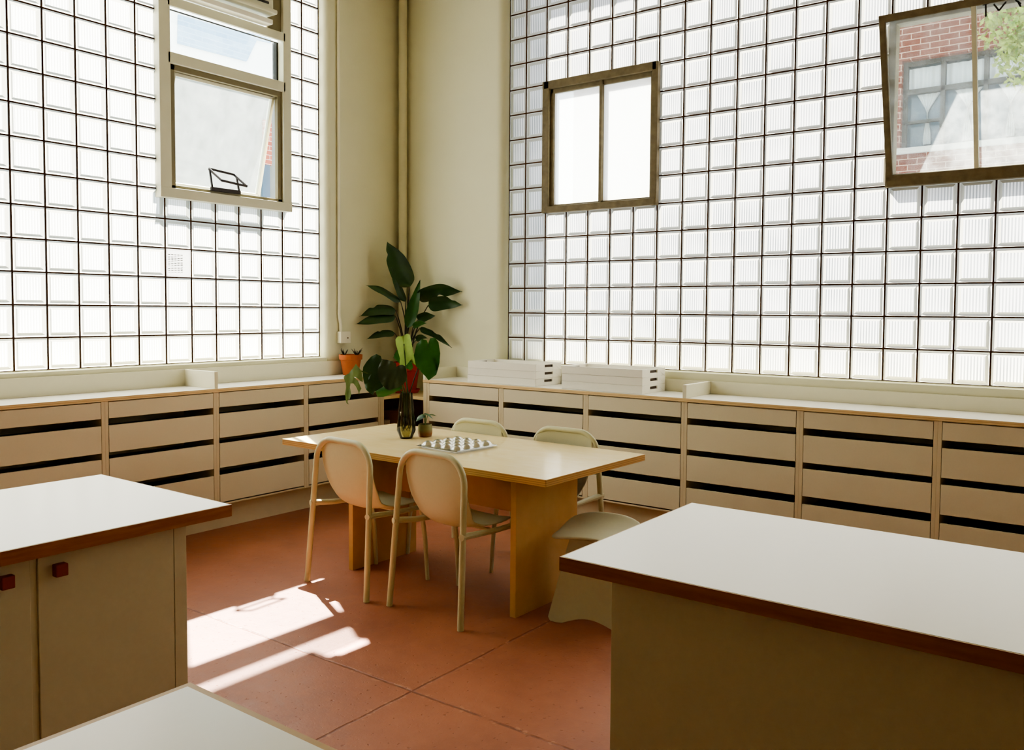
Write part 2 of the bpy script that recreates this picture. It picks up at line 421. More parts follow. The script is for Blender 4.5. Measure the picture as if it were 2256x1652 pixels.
# ------------------------------------------------------------------ window 3: olive grey metal window in the left wall
y0, y1 = -2.356, -1.347     # opening
w3 = sroot('window_3'); w3['label'] = 'olive grey metal window with a tilted open sash in the left wall'
fr = MB(); X0, X1 = -.10, .045
fr.box(-.03, X1, y0-.065, y0+.02, 2.345, CEIL-.02); fr.box(-.03, X1, y1-.02, y1+.055, 2.345, CEIL-.02)
fr.box(-.06, X1+.004, y0-.0665, y1+.0565, 2.335, 2.405)
fr.box(X0, X1, y0, y1, 3.275, 3.352)
fr.box(.02, X1, y0, y1, 3.668, 3.735)
build('window_frame', fr, M['alu'], w3, bevel=.004)
f2 = MB(); a, b = y0+.02, y1-.02
f2.box(-.06, .02, a, a+.045, 2.405, 3.275); f2.box(-.02, .02, b-.04, b, 2.405, 3.275)
f2.box(-.06, .02, a, b, 2.405, 2.43); f2.box(-.06, .02, a, b, 3.235, 3.275)
build('inner_frame', f2, M['alu_dark'], w3, bevel=.003, label='darker olive inner frame')
g3 = MB(); g3.box(-.07, -.02, b-.018, b, 3.352, 3.668); g3.box(-.03,-.02, a, b, 3.661, 3.668)
build('gasket', g3, M['gasket'], w3, label='dark rubber gasket')
build('upper_pane', MB().box(-.05, -.046, y0, y1, 3.34, 3.68), M['glass_clear'], w3)
# awning sash hinged at its head, swung outwards at the foot
ang = math.radians(14.5); Ms = Matrix.Translation((-.035, 0, 3.235)) @ Matrix.Rotation(ang, 4, 'Y')
sa, sb, sh = a+.047, b-.042, .805
sf = MB(); st = .032
sf.box(-.02,.02,sa,sa+st,-sh,0); sf.box(-.02,.02,sb-.022,sb,-sh,0); sf.box(-.02,.02,sa,sb,-.022,0); sf.box(-.02,.02,sa,sb,-sh,-sh+st)
so = build('sash', sf.shift(Ms), M['alu'], w3, bevel=.003, label='outward tilted sash frame')
build('sash_glass', MB().box(-.003,.003,sa+.01,sb-.01,-sh+.01,-.01).shift(Ms), M['glass_sash'], so, label='dusty pane of the tilted sash')
# latch
lt = MB(); yl, yr = -2.005, -1.775
lt.box(.02, .035, yl-.012, yr+.012, 2.425, 2.452)
for yy in (yl, yr): lt.bar((.03, yy, 2.44), (-.02 if yy == yl else -.02, yy+.012, 2.585 if yy == yl else 2.565), .011, .011, up=(0,1,0))
A = (-.03,-1.993,2.592); B = (-.03,-1.775,2.575); dd = (.13, .02, -.095)
c1 = tuple(A[i]+dd[i] for i in range(3)); c2 = tuple(B[i]+dd[i] for i in range(3))
for p, q in ((A,B),(B,c2),(c2,c1),(c1,A)): lt.bar(p, q, .010, .016)
build('latch', lt, M['black_metal'], w3, label='dark metal casement latch')

# window air conditioner in the head of window 3
ac = thing('air_conditioner', 'cream window air conditioner in the top bay of the left metal window', 'air conditioner', (0, -1.86, 3.80))
mb = MB().box(-.20, .0, -.44, .31, -.02, .46).box(0, .10, -.44, .36, .035, .46); mb.box(-.12,.14,-.45,.37,.02,.055)
build('case', mb, M['alu'], ac, bevel=.012)
build('support_board', MB().box(.02, .11, -.48, .345, -.055, -.018), M['white_wood'], ac, bevel=.004)
lv = MB()
for k in range(9): lv.obox((.103, -.04, .10+.035*k), (.012, .70, .016))
build('louvre', lv, M['gasket'], ac)
build('side_panel', MB().box(.0, .02, .36, .49, -.06, .60), M['alu_dark'], ac)
build('side_panel', MB().box(.0, .02, -.478, -.44, -.06, .60), M['alu_dark'], ac)

# ------------------------------------------------------------------ windows 4 and 5: old steel windows in the right wall
def steel_fixed(name, x0, x1, z0, z1, label):
    root = sroot(name); root['label'] = label
    f = MB(); t_ = .05
    f.box(x0-.012, x0+t_, -.03, .03, z0-.012, z1+.012); f.box(x1-t_+.012, x1+.012, -.03, .03, z0-.012, z1+.012)
    f.box(x0, x1, -.03, .03, z1-.05, z1+.012); f.box(x0, x1, -.032, .03, z0-.012, z0+.04)
    i = .05
    f.box(x0+i, x0+i+.03, 0, .05, z0+.03, z1-.04); f.box(x1-i-.012, x1-i+.012, 0, .05, z0+.03, z1-.04)
    f.box(x0+i, x1-i, 0, .05, z0+.03, z0+.055); f.box(x0+i, x1-i, 0, .05, z1-.085, z1-.045)
    build('window_frame', f, M['steel_rust'], root, bevel=.004)
    xm = (x0+x1)/2+.02
    build('glazing_bar', MB().box(xm-.012, xm+.012, -.015, .05, z0+.03, z1-.04), M['steel_rust'], root, bevel=.003)
    return root, xm
x0, x1, z0, z1 = XR+P_, XR+6*P_, ZR+5*V_, ZR+10*V_
w4, xm = steel_fixed('window_4', x0, x1, z0, z1, 'rusty steel two-pane window left of the middle of the right wall')
build('window_pane', MB().box(x0+.06, xm, .02, .024, z0+.04, z1-.05), M['glass_frost'], w4)
build('window_pane', MB().box(xm, x1-.05, .02, .024, z0+.04, z1-.05), M['glass_frost'], w4)
x0, x1 = XR+14*P_, XR+19*P_
w5 = sroot('window_5'); w5['label'] = 'steel hopper window tilted into the room at the upper right'
f = MB(); t_ = .035
f.box(x0-.01, x0+t_, -.02, .07, z0-.012, z1+.01); f.box(x1-t_, x1+.01, -.02, .07, z0-.012, z1+.01)
f.box(x0, x1, -.02, .07, z1-t_, z1+.01); f.box(x0, x1, -.035, .07, z0-.012, z0+.03)
build('window_frame', f, M['steel_rust'], w5, bevel=.004)
Mh = Matrix.Translation((0, -.012, z0+.012)) @ Matrix.Rotation(math.radians(17.5), 4, 'X')
h = 1.0; f = MB(); t_ = .038
f.box(x0+.002, x0+t_, -.018, .018, 0, h); f.box(x1-t_, x1-.002, -.018, .018, 0, h)
f.box(x0+.002, x1-.002, -.018, .018, h-t_, h+.005); f.box(x0+.002, x1-.002, -.018, .018, 0, .055)
so = build('sash', f.shift(Mh), M['steel_rust'], w5, bevel=.004, label='sash frame tilted inwards at the top')
xm = (x0+x1)/2
build('glazing_bar', MB().box(xm-.012, xm+.012, -.016, .016, .03, h-.02).shift(Mh), M['alu'], so)
p5 = build('sash_glass', MB().box(x0+.02, x1-.02, -.002, .002, .03, h-.02).shift(Mh), M['glass_dusty'], so, label='dusty panes of the tilted sash')
sc = MB(); zz = h-.105      # loose dark brush marks along the head of the right-hand pane
for seg in ([(.06,0),(.06,.07)],[(.045,.065),(.075,.07)],[(.10,.06),(.125,.02)],[(.125,.02),(.16,.06)],[(.215,.055),(.23,.02)],[(.205,.06),(.232,.035)],[(.29,.02),(.305,.045)],[(.30,.06),(.30,.085)],[(.30,.085),(.345,.085)],[(.345,.085),(.345,.06)],[(.345,.06),(.30,.06)],[(.315,.0),(.335,.035)],[(.335,.035),(.355,.0)]):
    p, q = seg; sc.bar((xm+p[0], -.006, zz+p[1]), (xm+q[0], -.006, zz+q[1]), .009, .004, up=(0,1,0))
build('paint_marks', sc.shift(Mh), M['gasket'], so, label='faint dark marks scrawled on the pane')

# vent block in the left glass-block wall
vb = thing('vent_cover', 'small pale perforated vent block set in the left glass-block wall', 'vent', (-.0145, 0, 0))
ya, yb = -(-YL+P_*6)+.004, -(-YL+P_*5)-.004
za, zb = ZL+2*V_+.004, ZL+3*V_-.004
t = NT('pale_vent_plastic'); tr = t.n('ShaderNodeBsdfTranslucent'); tr.inputs['Color'].default_value = (.62,.62,.6,1)
df = t.n('ShaderNodeBsdfDiffuse'); df.inputs['Color'].default_value = (.8,.8,.8,1)
mx = t.n('ShaderNodeMixShader'); mx.inputs[0].default_value = .3; t.l(tr.outputs[0], mx.inputs[1]); t.l(df.outputs[0], mx.inputs[2]); t.l(mx.outputs[0], t.out.inputs['Surface']); M['vent'] = t.m
build('plate', MB().box(-.004, .004, ya, yb, za, zb), M['vent'], vb)
sl = MB(); wv = (yb-ya)*.62/5
for r in range(11):
    for c in range(5): sl.box(.0035, .006, ya+.014+c*wv, ya+.014+c*wv+wv*.72, za+.03+r*.0125, za+.03+r*.0125+(.005 if r % 3 else .003))
build('slots', sl, simple('grey_vent_slots', (150,150,156), .8), vb)

# ------------------------------------------------------------------ pipe, conduit, junction box
pp = thing('wall_pipe', 'thick cream painted pipe running up the room corner', 'pipe', (.152, -.138, 0))
build('pipe', MB().tube([(0,0,1.0),(0,0,4.44)], .038, 20), M['plaster'], pp, smooth='auto')
build('ceiling_flange', MB().lathe([(.055,4.34),(.06,4.36),(.06,4.46),(.04,4.46)], 20, cap1=True), M['plaster'], pp, smooth='auto')
jb = thing('junction_box', 'white wall junction box with surface conduit beside the left windows', 'junction box', (DL, -.80, 1.27))
build('box_body', MB().box(0, .05, -.055, .055, 0, .10), M['white_plastic'], jb, bevel=.004)
build('conduit', MB().tube([(.018,-.03,.09),(.018,-.03,.15),(.016,-.045,.25),(.016,-.045,3.2)], .0125, 10), M['white_plastic'], jb, smooth='auto', label='thin white conduit running up the wall')
build('screw', MB().lathe([(.006,0),(.006,.004)], 10, cap1=True).shift(Matrix.Translation((.05,.02,.045)) @ Matrix.Rotation(PI/2,4,'Y')), M['screw'], jb)

# ------------------------------------------------------------------ drawer cabinets
UW = .78
def cabinet(name, label, dz, depth, group):
    r = thing(name, label, 'drawer cabinet', group=group)
    s = .0215
    T = .9525+dz
    c = MB()
    c.box(0, s, 0, depth, .187, T); c.box(UW-s, UW, 0, depth, .187, T)
    c.box(s, UW-s, .003, depth, .187, .198); c.box(s, UW-s, depth-.012, depth, .198, T)
    c.box(s, UW-s, .02, depth, T-.012, T)
    build('carcass', c, M['carcass'], r, bevel=.0012)
    build('plinth', MB().box(0, UW, .10, .118, 0, .187), M['carcass'], r)
    zs = [(.843,.946),(.630,.800),(.420,.592),(.206,.371)]
    for za, zb in zs:
        za += dz*(za > .25) + .002; zb += dz*(zb > .25)
        d = MB()
        d.box(s+.003, UW-s-.003, -.001, .018, za, zb)
        bx0, bx1, h_ = s+.012, UW-s-.012, (zb-za)*.78
        i = len(d.m)
        d.box(bx0, bx0+.012, .018, depth-.03, za+.01, za+h_, 1); d.box(bx1-.012, bx1, .018, depth-.03, za+.01, za+h_, 1)
        d.box(bx0, bx1, depth-.042, depth-.03, za+.01, za+h_, 1); d.box(bx0, bx1, .018, depth-.03, za+.01, za+.02, 1)
        build('drawer', d, [M['front'], M['inside']], r, bevel=.0012)
    return r
XF, YF = .457, -.497
lnames = ['drawer cabinet under the left windows, nearest the room corner','second drawer cabinet from the corner under the left windows','third drawer cabinet from the corner, under the raised divider on the left','drawer cabinet at the left edge of the photo, beyond the left divider']
ltops = ['beige four-drawer cabinet under the left windows, next to the room corner','beige four-drawer cabinet second from the corner under the left windows','beige four-drawer cabinet third from the corner under the left windows','beige four-drawer cabinet at the far left edge of the photo']
src = cabinet('drawer_cabinet', ltops[0], .0275, .37, 'drawer cabinets under the left windows')
LY = -.718
for i in range(4):
    o = src if i == 0 else copy_tree(src)
    o.location = (XF, LY-UW*(i+1), 0); o.rotation_euler = (0,0,PI/2); o['label'] = ltops[i]
rtops = ['beige four-drawer cabinet below the left tray stack, next to the open corner shelf','beige four-drawer cabinet second from the corner under the right windows, between the tray stacks','beige four-drawer cabinet third from the corner under the right windows, left of the raised divider','beige four-drawer cabinet under the right windows, just right of the raised divider','beige four-drawer cabinet second right of the raised divider on the right worktop','beige four-drawer cabinet at the far right edge of the photo']
src = cabinet('drawer_cabinet', rtops[0], .0, .405, 'drawer cabinets under the right windows')
RX = .785
for i in range(6):
    o = src if i == 0 else copy_tree(src)
    o.location = (RX+UW*i, YF, 0); o['label'] = rtops[i]
# worktops
wl = thing('worktop', 'long white worktop with plywood edge under the left windows', 'worktop', group=None)
TL = 1.005; TR = .9778
ye = LY-UW*4
build('surface', MB().box(.084, XF+.008, ye, LY+.043, TL-.025, TL, 0, 1), [M['ply_edge_light'], M['white_top']], wl, bevel=.0012)
build('upstand', MB().box(.084, .102, ye, LY+.043, TL, 1.124), M['upstand'], wl, bevel=.002)
build('divider', MB().box(.102, XF+.004, -2.291, -2.265, TL, 1.122), M['upstand'], wl, bevel=.002)
wr = thing('worktop', 'long white worktop with plywood edge under the right windows', 'worktop')
xe = RX+UW*6
build('surface', MB().box(RX-.043, xe, YF-.008, -.084, TR-.025, TR, 0, 1), [M['ply_edge_light'], M['white_top']], wr, bevel=.0012)
build('upstand', MB().box(RX-.02, xe, -.102, -.084, TR, 1.068), M['upstand'], wr, bevel=.002)
build('divider', MB().box(3.112, 3.138, YF-.004, -.102, TR, 1.067), M['upstand'], wr, bevel=.002)
build('divider', MB().box(RX-.043, RX-.02, YF-.004, -.084, TR, 1.067), M['upstand'], wr, bevel=.002)
ep = build('end_panel', MB().box(RX-.043, RX-.0005, YF-.002, -.085, .0, TR-.0255), M['carcass'], bevel=.002)
tag(ep, 'narrow end panel right of the open corner shelf, under the right worktop', 'panel')
ep = build('end_panel', MB().box(.085, XF+.002, LY+.0005, LY+.043, .0, TL-.0255), M['carcass'], bevel=.002)
tag(ep, 'narrow end panel left of the open corner shelf, under the left worktop', 'panel')
# corner shelf unit
cs = thing('corner_shelf', 'open plywood corner shelf between the two rows of drawer cabinets', 'shelf')
a_, b_ = LY+.0445, RX-.0445
poly = [(DL+.002, -DR-.002),(DL+.002, a_),(XF-.005, a_),(XF-.005, YF+.005),(b_, YF+.005),(b_, -DR-.002)]
build('shelf_board', MB().prism(poly, .80, .826), M['birch'], cs, bevel=.0015)
build('shelf_board', MB().prism(poly, .44, .462), M['dark_wood'], cs, bevel=.0015)
build('shelf_board', MB().prism(poly, .08, .10), M['dark_wood'], cs, bevel=.0015)
build('back_panel', MB().box(DL+.0025, DL+.012, a_, -DR-.003, 0, .80).box(DL+.012, b_, -DR-.0125, -DR-.003, 0, .80), M['dark_wood'], cs)
bx = thing('storage_box', 'plain brown box on the lower corner shelf behind the vase', 'box', (.27, -.335, .4626), math.radians(8))
build('box_body', MB().box(-.10,.10,-.09,.09,0,.19), M['cardboard'], bx, bevel=.003)
build('lid', MB().box(-.104,.104,-.094,.094,.19,.212), M['cardboard'], bx, bevel=.003)
cr = build('paper_roll', MB().lathe([(.02,0),(.038,.0),(.038,.135),(.02,.135)], 20, cap0=False), M['white_plastic'], smooth='auto', loc=(.30,-.50,.4626))
tag(cr, 'small white paper roll standing on the lower corner shelf', 'roll')

# ------------------------------------------------------------------ trays
def tray():
    L, W, H, t_ = .68, .345, .0565, .014
    m = MB(); m.box(-L/2+t_, L/2-t_, -W/2+t_, W/2-t_, .004, .012)
    m.box(-L/2, L/2, -W/2, -W/2+t_, 0, H); m.box(-L/2, L/2, W/2-t_, W/2, 0, H)
    for sx in (-1, 1):
        xa, xb = sorted((sx*L/2, sx*(L/2-t_))); q = .055; zb0, zb1 = .026, .046
        m.box(xa, xb, -W/2+t_, -q, 0, H); m.box(xa, xb, q, W/2-t_, 0, H)
        m.box(xa, xb, -q, q, 0, zb0); m.box(xa, xb, -q, q, zb1, H)
    return m
M['slot'] = simple('shadowed_slot', (66,50,36), .8, .1, 30)  # dark colour for plates that paint the shade inside the tray handles
src = None
for si, (cx, cy, rz, who) in enumerate(((1.53, -.285, -.6, 'left'), (2.445, -.285, -.6, 'right'))):
    for k in range(3):
        lab = '%s shallow white wooden tray in the %s-hand stack on the right worktop' % (('bottom','middle','topmost')[k], who)
        if src is None:
            o = src = build('wooden_tray', tray(), M['white_wood'], bevel=.0015)
            for sx in (-1, 1):
                xa, xb = sorted((sx*.326, sx*.330))
                build('handle_slot', MB().box(xa, xb, -.055, .055, .026, .046), M['slot'], o, label='dark handle slot')
        else: o = copy_tree(src)
        o.location = (cx+random.uniform(-.002,.002), cy+random.uniform(-.002,.002), TR+.0008+k*.0575); o.rotation_euler = (0,0,math.radians(rz+random.uniform(-.3,.3)))
        tag(o, lab, 'tray', 'white trays stacked on the right worktop')

# ------------------------------------------------------------------ plants
def blade(m, base, tip, width, roll, sag, fold=.35, wave=.0, tipw=.0, n=16, mi=0, notch=None):
    base = Vector(base); tip = Vector(tip); ax = (tip-base); L = ax.length; d = ax/L
    side0 = d.cross(Vector((0,0,1)))
    if side0.length < .05: side0 = d.cross(Vector((.794,.608,0)))
    side0.normalize(); nrm0 = side0.cross(d)
    side = side0*math.cos(roll) + nrm0*math.sin(roll); nrm = side.cross(d)
    rows = []
    for i in range(n+1):
        t_ = i/n
        c = base + ax*t_ + Vector((0,0,1))*sag*L*4*t_*(1-t_)
        w = width*.5*(math.sin(PI*min(1,t_**.62))**.75 if t_ > 0 else 0)*(1 if t_ < .5 else (1-.25*((t_-.5)*2)**2))
        if t_ >= .999: w = .001
        r = []
        for k in (-1,-.5,0,.5,1):
            ww = w*k
            if notch and k == notch[0] and abs(t_-notch[1]) < .06: ww *= .55
            z = -fold*abs(k)*w + wave*width*math.sin(t_*9+k*2)*abs(k)
            r.append(c + side*ww + nrm*z)
        rows.append(r)
    vs = [p for r in rows for p in r]; fs = [(i*5+k, i*5+k+1, (i+1)*5+k+1, (i+1)*5+k) for i in range(n) for k in range(4)]
    m.add(vs, fs, mi)
def bez(p0, p1, p2, n=10):
    p0, p1, p2 = Vector(p0), Vector(p1), Vector(p2)
    return [(p0*(1-t)**2 + p1*2*t*(1-t) + p2*t*t) for t in [i/n for i in range(n+1)]]
# bird of paradise in its red pot on the corner shelf
pc = Vector((.375, -.315, .8265))
bp = thing('potted_plant', 'tall dark bird of paradise plant in a red pot on the corner shelf', 'plant', pc)
build('saucer', MB().lathe([(.07,0),(.10,.004),(.118,.035),(.112,.035),(.097,.012),(.0,.012)], 32), M['terracotta_red'], bp, smooth='auto')
build('pot', MB().lathe([(.076,.012),(.08,.014),(.108,.20),(.122,.205),(.126,.272),(.116,.272),(.112,.24),(.0,.24)], 36), M['terracotta_red'], bp, smooth='auto')
build('soil', MB().lathe([(.11,.245),(.05,.255),(.0,.258)], 24), M['soil'], bp, smooth=True)
V3 = Vector
vr = V3((.794,.608,0)); vt = V3((.607,-.794,0))          # along the picture plane / towards the room
bl = [ # base, tip, width, roll, sag, fold, depth of tip towards room, material, notch
 ((.396,-.299,1.756),(.239,-.413,2.150),.215,1.25,.02,.25,.05,0,(-1,.75)),
 ((.367,-.320,1.629),(.270,-.391,1.925),.085,1.15,-.03,.3,.06,0,None),
 ((.333,-.345,1.629),(.098,-.517,1.768),.10,.75,.08,.3,.10,0,None),
 ((.299,-.370,1.555),(.055,-.549,1.496),.13,.85,.13,.35,.12,0,(1,.6)),
 ((.300,-.370,1.500),(.035,-.564,1.430),.11,.95,.05,.3,.16,0,None),
 ((.290,-.376,1.354),(.099,-.516,1.299),.085,.9,.10,.3,.08,0,(1,.5)),
 ((.440,-.257,1.672),(.814,.009-.09,1.718),.18,.75,.12,.4,.04,0,(-1,.45)),
 ((.528,-.201,1.599),(.800,-.05,1.602),.155,.95,.10,.35,.12,0,(1,.7)),
 ((.450,-.251,1.470),(.590,-.160,1.509),.10,.8,.12,.4,.16,0,None),
 ((.420,-.276,1.405),(.532,-.198,1.445),.055,.9,.10,.3,.22,1,None),
 ((.469,-.244,1.398),(.720,-.10,1.231),.10,.85,.10,.35,.10,0,(1,.55)),
 ((.380,-.307,1.397),(.470,-.240,1.820),.105,1.3,-.02,.3,.05,1,None),
 ((.444,-.263,1.292),(.540,-.194,1.314),.06,.8,.15,.3,.20,0,None)]
for i, (b0, t0, w_, ro, sg, fo, dep, mi, nt) in enumerate(bl):
    b0 = V3(b0)-pc + vt*dep*.3; t0 = V3(t0)-pc + vt*dep
    st = MB(); root = V3((random.uniform(-.03,.03), random.uniform(-.03,.03), .245))
    mid = (root+b0)/2; mid = V3((root.x*.75+b0.x*.25, root.y*.75+b0.y*.25, b0.z*.62+root.z*.38))
    st.tube(bez(root, mid, b0), [.0085-.0045*k/10 for k in range(11)], 7)
    lm = MB(); blade(lm, b0, t0, w_, ro, sg, fo, .06, notch=nt)
    lf = build('leaf', lm, M['leaf_dark'] if mi == 0 else M['leaf_mid'], bp, smooth=True, sub=1)
    build('stalk', st, M['stem_dark'], lf, smooth=True)

# small succulent pot
sp_ = thing('potted_plant', 'small terracotta pot with a spiky succulent at the end of the left worktop', 'plant', (.205, -.815, TL+.0006))
build('pot', MB().lathe([(.062,0),(.064,.002),(.086,.128),(.096,.130),(.0985,.172),(.090,.172),(.086,.15),(.0,.15)], 36), M['terracotta'], sp_, smooth='auto')
build('soil', MB().lathe([(.086,.153),(.04,.157),(0,.158)], 20), M['soil'], sp_, smooth=True)
for cx, cy, n_ in ((-.045,-.03,9),(.035,.035,9)):
    m = MB()
    for k in range(n_):
        a_ = 2*PI*k/n_+random.uniform(-.2,.2); l_ = random.uniform(.05,.085); sp2 = random.uniform(.25,.8)
        p0 = (cx,cy,.155); p2 = (cx+math.cos(a_)*l_*sp2, cy+math.sin(a_)*l_*sp2, .155+l_*.9)
        m.tube(bez(p0, (cx+math.cos(a_)*l_*.4*sp2, cy+math.sin(a_)*l_*.4*sp2, .155+l_*.4), p2, 5), [.005,.005,.0045,.0038,.0025,.0006], 6)
    build('succulent', m, M['stem_dark'], sp_, smooth=True)

# ------------------------------------------------------------------ table
TT = .75
tb = thing('dining_table', 'pale birch plywood table with two slab legs in the middle of the room', 'table', (2.328, -1.922, 0), math.radians(-1.2))
build('tabletop', MB().box(-1.012, 1.012, -.485, .475, TT-.036, TT, 0, 1), [M['ply_edge'], M['birch']], tb, bevel=.0012)
build('leg', MB().box(.735, .771, -.405, .15, 0, TT-.0362), M['birch_side'], tb, bevel=.0015)
build('leg', MB().box(-.511, -.475, -.385, .15, 0, TT-.0362), M['birch_side'], tb, bevel=.0015)
build('stretcher', MB().box(-.475, .735, .0, .024, .42, .67), M['birch_side'], tb, bevel=.0015)

# ------------------------------------------------------------------ chairs
def shell_mesh():
    prof = [(.052,.833,.140),(.052,.815,.188),(.053,.78,.212),(.057,.72,.221),(.064,.65,.219),(.074,.59,.217),(.085,.54,.213),(.100,.50,.206),(.123,.466,.199),(.158,.448,.200),(.20,.442,.206),(.25,.440,.210),(.33,.443,.212),(.40,.448,.206),(.45,.452,.190),(.475,.450,.165)]
    n = 15; m = MB(); rows = []
    for i, (y, z, w) in enumerate(prof):
        a = prof[max(i-1,0)]; b = prof[min(i+1,len(prof)-1)]; ty, tz = b[0]-a[0], b[1]-a[1]; l_ = math.hypot(ty,tz); ny, nz = -tz/l_, ty/l_
        if nz < 0 and y > .2: ny, nz = -ny, -nz
        t_ = i/(len(prof)-1); curl = .040*math.exp(-((t_-.5)/.22)**2)+.010
        if i < 2: curl = .004
        r = []
        for k in range(n):
            s_ = -1+2*k/(n-1); q = abs(s_)**2.6*curl
            r.append((s_*w, y+ny*q, z+nz*q))
        rows.append(r)
    vs = [p for r in rows for p in r]
    m.add(vs, [(i*n+k, i*n+k+1, (i+1)*n+k+1, (i+1)*n+k) for i in range(len(prof)-1) for k in range(n-1)])
    return m
def make_chair(label):
    r = thing('dining_chair', label, 'chair', group='beige chairs around the table')
    build('seat_shell', shell_mesh(), M['beige_shell'], r, smooth=True, solid=.008, sub=1)
    zt, rr = .845-.0165, .135
    hw0, hw1 = .264, .238
    def side(s):
        pts = []
        for k in range(6): 
            q = k/5; z = .0+ (zt-rr)*q
            pts.append(V3((s*(hw0+(hw1-hw0)*q), .0+.048*q, z)))
        for k in range(1,9):
            a = PI/2*k/8; pts.append(V3((s*(hw1-rr+rr*math.cos(a)), .048+.004*k/8, zt-rr+rr*math.sin(a))))
        return pts
    L_, R_ = side(-1), side(1)
    pts = L_ + R_[::-1]
    build('back_frame', MB().tube(pts, [.0165]*len(pts), 12), M['beige_metal'], r, smooth='auto')
    for s in (-1,1):
        yb = .027
        m = MB(); m.tube([(s*.252,yb-.012,.452),(s*.243,yb+.03,.450),(s*.228,.15,.440),(s*.222,.30,.432),(s*.220,.43,.432)], [.0165,.0165,.0155,.0145,.014], 10)
        build('side_rail', m, M['beige_metal'], r, smooth='auto')
        build('front_leg', MB().tube([(s*.220,.425,.432),(s*.221,.435,.41),(s*.226,.46,.25),(s*.229,.478,.0)], [.014,.014,.0135,.012], 10), M['beige_metal'], r, smooth='auto')
    build('cross_rail', MB().tube([(-.222,.30,.425),(.222,.30,.425)], .010, 8), M['beige_metal'], r, smooth='auto')
    return r
chs = [((2.052,-2.613),-4.2,'beige chair with its back to us, left one on the near side of the table'),
       ((2.716,-2.619),-4.6,'beige chair with its back to us, right one on the near side of the table'),
       ((2.100,-1.372),178.5,'beige chair on the far side of the table behind the metal tin'),
       ((2.762,-1.350),178.8,'beige chair on the far side of the table nearest its right-hand end')]
src = None
for (x, y), rz, lab in chs:
    if src is None: o = src = make_chair(lab)
    else: o = copy_tree(src)
    o.location = (x, y, 0); o.rotation_euler = (0,0,math.radians(rz)); o['label'] = lab

# ------------------------------------------------------------------ moulded stool
sl_ = thing('stool', 'stone coloured moulded stool with saddle seat beside the table end', 'stool', (3.395, -2.055, 0), math.radians(15))
def seat(u, v):
    x = (u-.5)*2; y = (v-.5)*2
    k = (abs(x)**4+abs(y)**4)**.25; m_ = max(abs(x), abs(y)); f_ = (m_/k if k > 1e-6 else 1)
    X, Y = x*f_*.215, y*f_*.195
    return (X, Y, .435 + .055*(X/.215)**2*0 - .03*(abs(X)/.215)**2 + .055*(Y/.195)**2*(1 if Y > 0 else .15) + .01*(X/.215)**4)
build('seat', MB().grid(seat, 17, 17), M['stool'], sl_, smooth=True, solid=.014, sub=1)
def slab(y_b, y_t):
    top, zt_ = .125, .415
    pr = [(-.205,.022),(-.195,.004),(-.17,0)]
    pr += [(-.13+.26*k/12, .0+.034*math.sin(PI*k/12)) for k in range(13)]
    pr += [(.17,0),(.195,.004),(.205,.022),(top,zt_-.05),(top-.015,zt_),(-top+.015,zt_),(-top,zt_-.05)]
    m = MB(); n = len(pr); vs = []
    for off in (-.008,.008):
        for x, z in pr: vs.append((x, y_b+(y_t-y_b)*z/zt_+off, z))
    m.add(vs, [tuple(range(n)), tuple(range(n,2*n))[::-1]] + [(i,n+i,n+(i+1)%n,(i+1)%n) for i in range(n)])
    return m
build('leg', slab(-.165,-.11), M['stool'], sl_, bevel=.003)
build('leg', slab(.165,.11), M['stool'], sl_, bevel=.003)

# ------------------------------------------------------------------ things on the table
vz = V3((1.885,-1.885,TT+.0006))
vs_ = thing('glass_vase', 'smoky green glass vase of water with monstera cuttings on the table', 'vase', vz)
build('vase_wall', MB().lathe([(.036,0),(.040,.003),(.0595,.052),(.0565,.09),(.0475,.162),(.0495,.168),(.0395,.286),(.0365,.286),(.046,.168),(.0445,.16),(.053,.09),(.0555,.055),(.036,.012),(0,.010)], 40), M['vase'], vs_, smooth='auto')
rt_ = MB()
for k in range(7):
    a = 2*PI*k/7; rt_.tube([(.02*math.cos(a),.02*math.sin(a),.13),(.028*math.cos(a+.6),.028*math.sin(a+.6),.08),(.022*math.cos(a+1.5),.022*math.sin(a+1.5),.045)], [.004,.003,.0015], 6)
rt_.tube([(-.01,0,.16),(.0,.0,.09),(-.016,-.012,.055)], [.008,.010,.006], 8)
mo = thing('monstera_cutting', 'cut monstera stems with big green leaves standing in the glass vase', 'plant', vz)
build('roots', rt_, M['stem_dark'], mo, smooth=True)
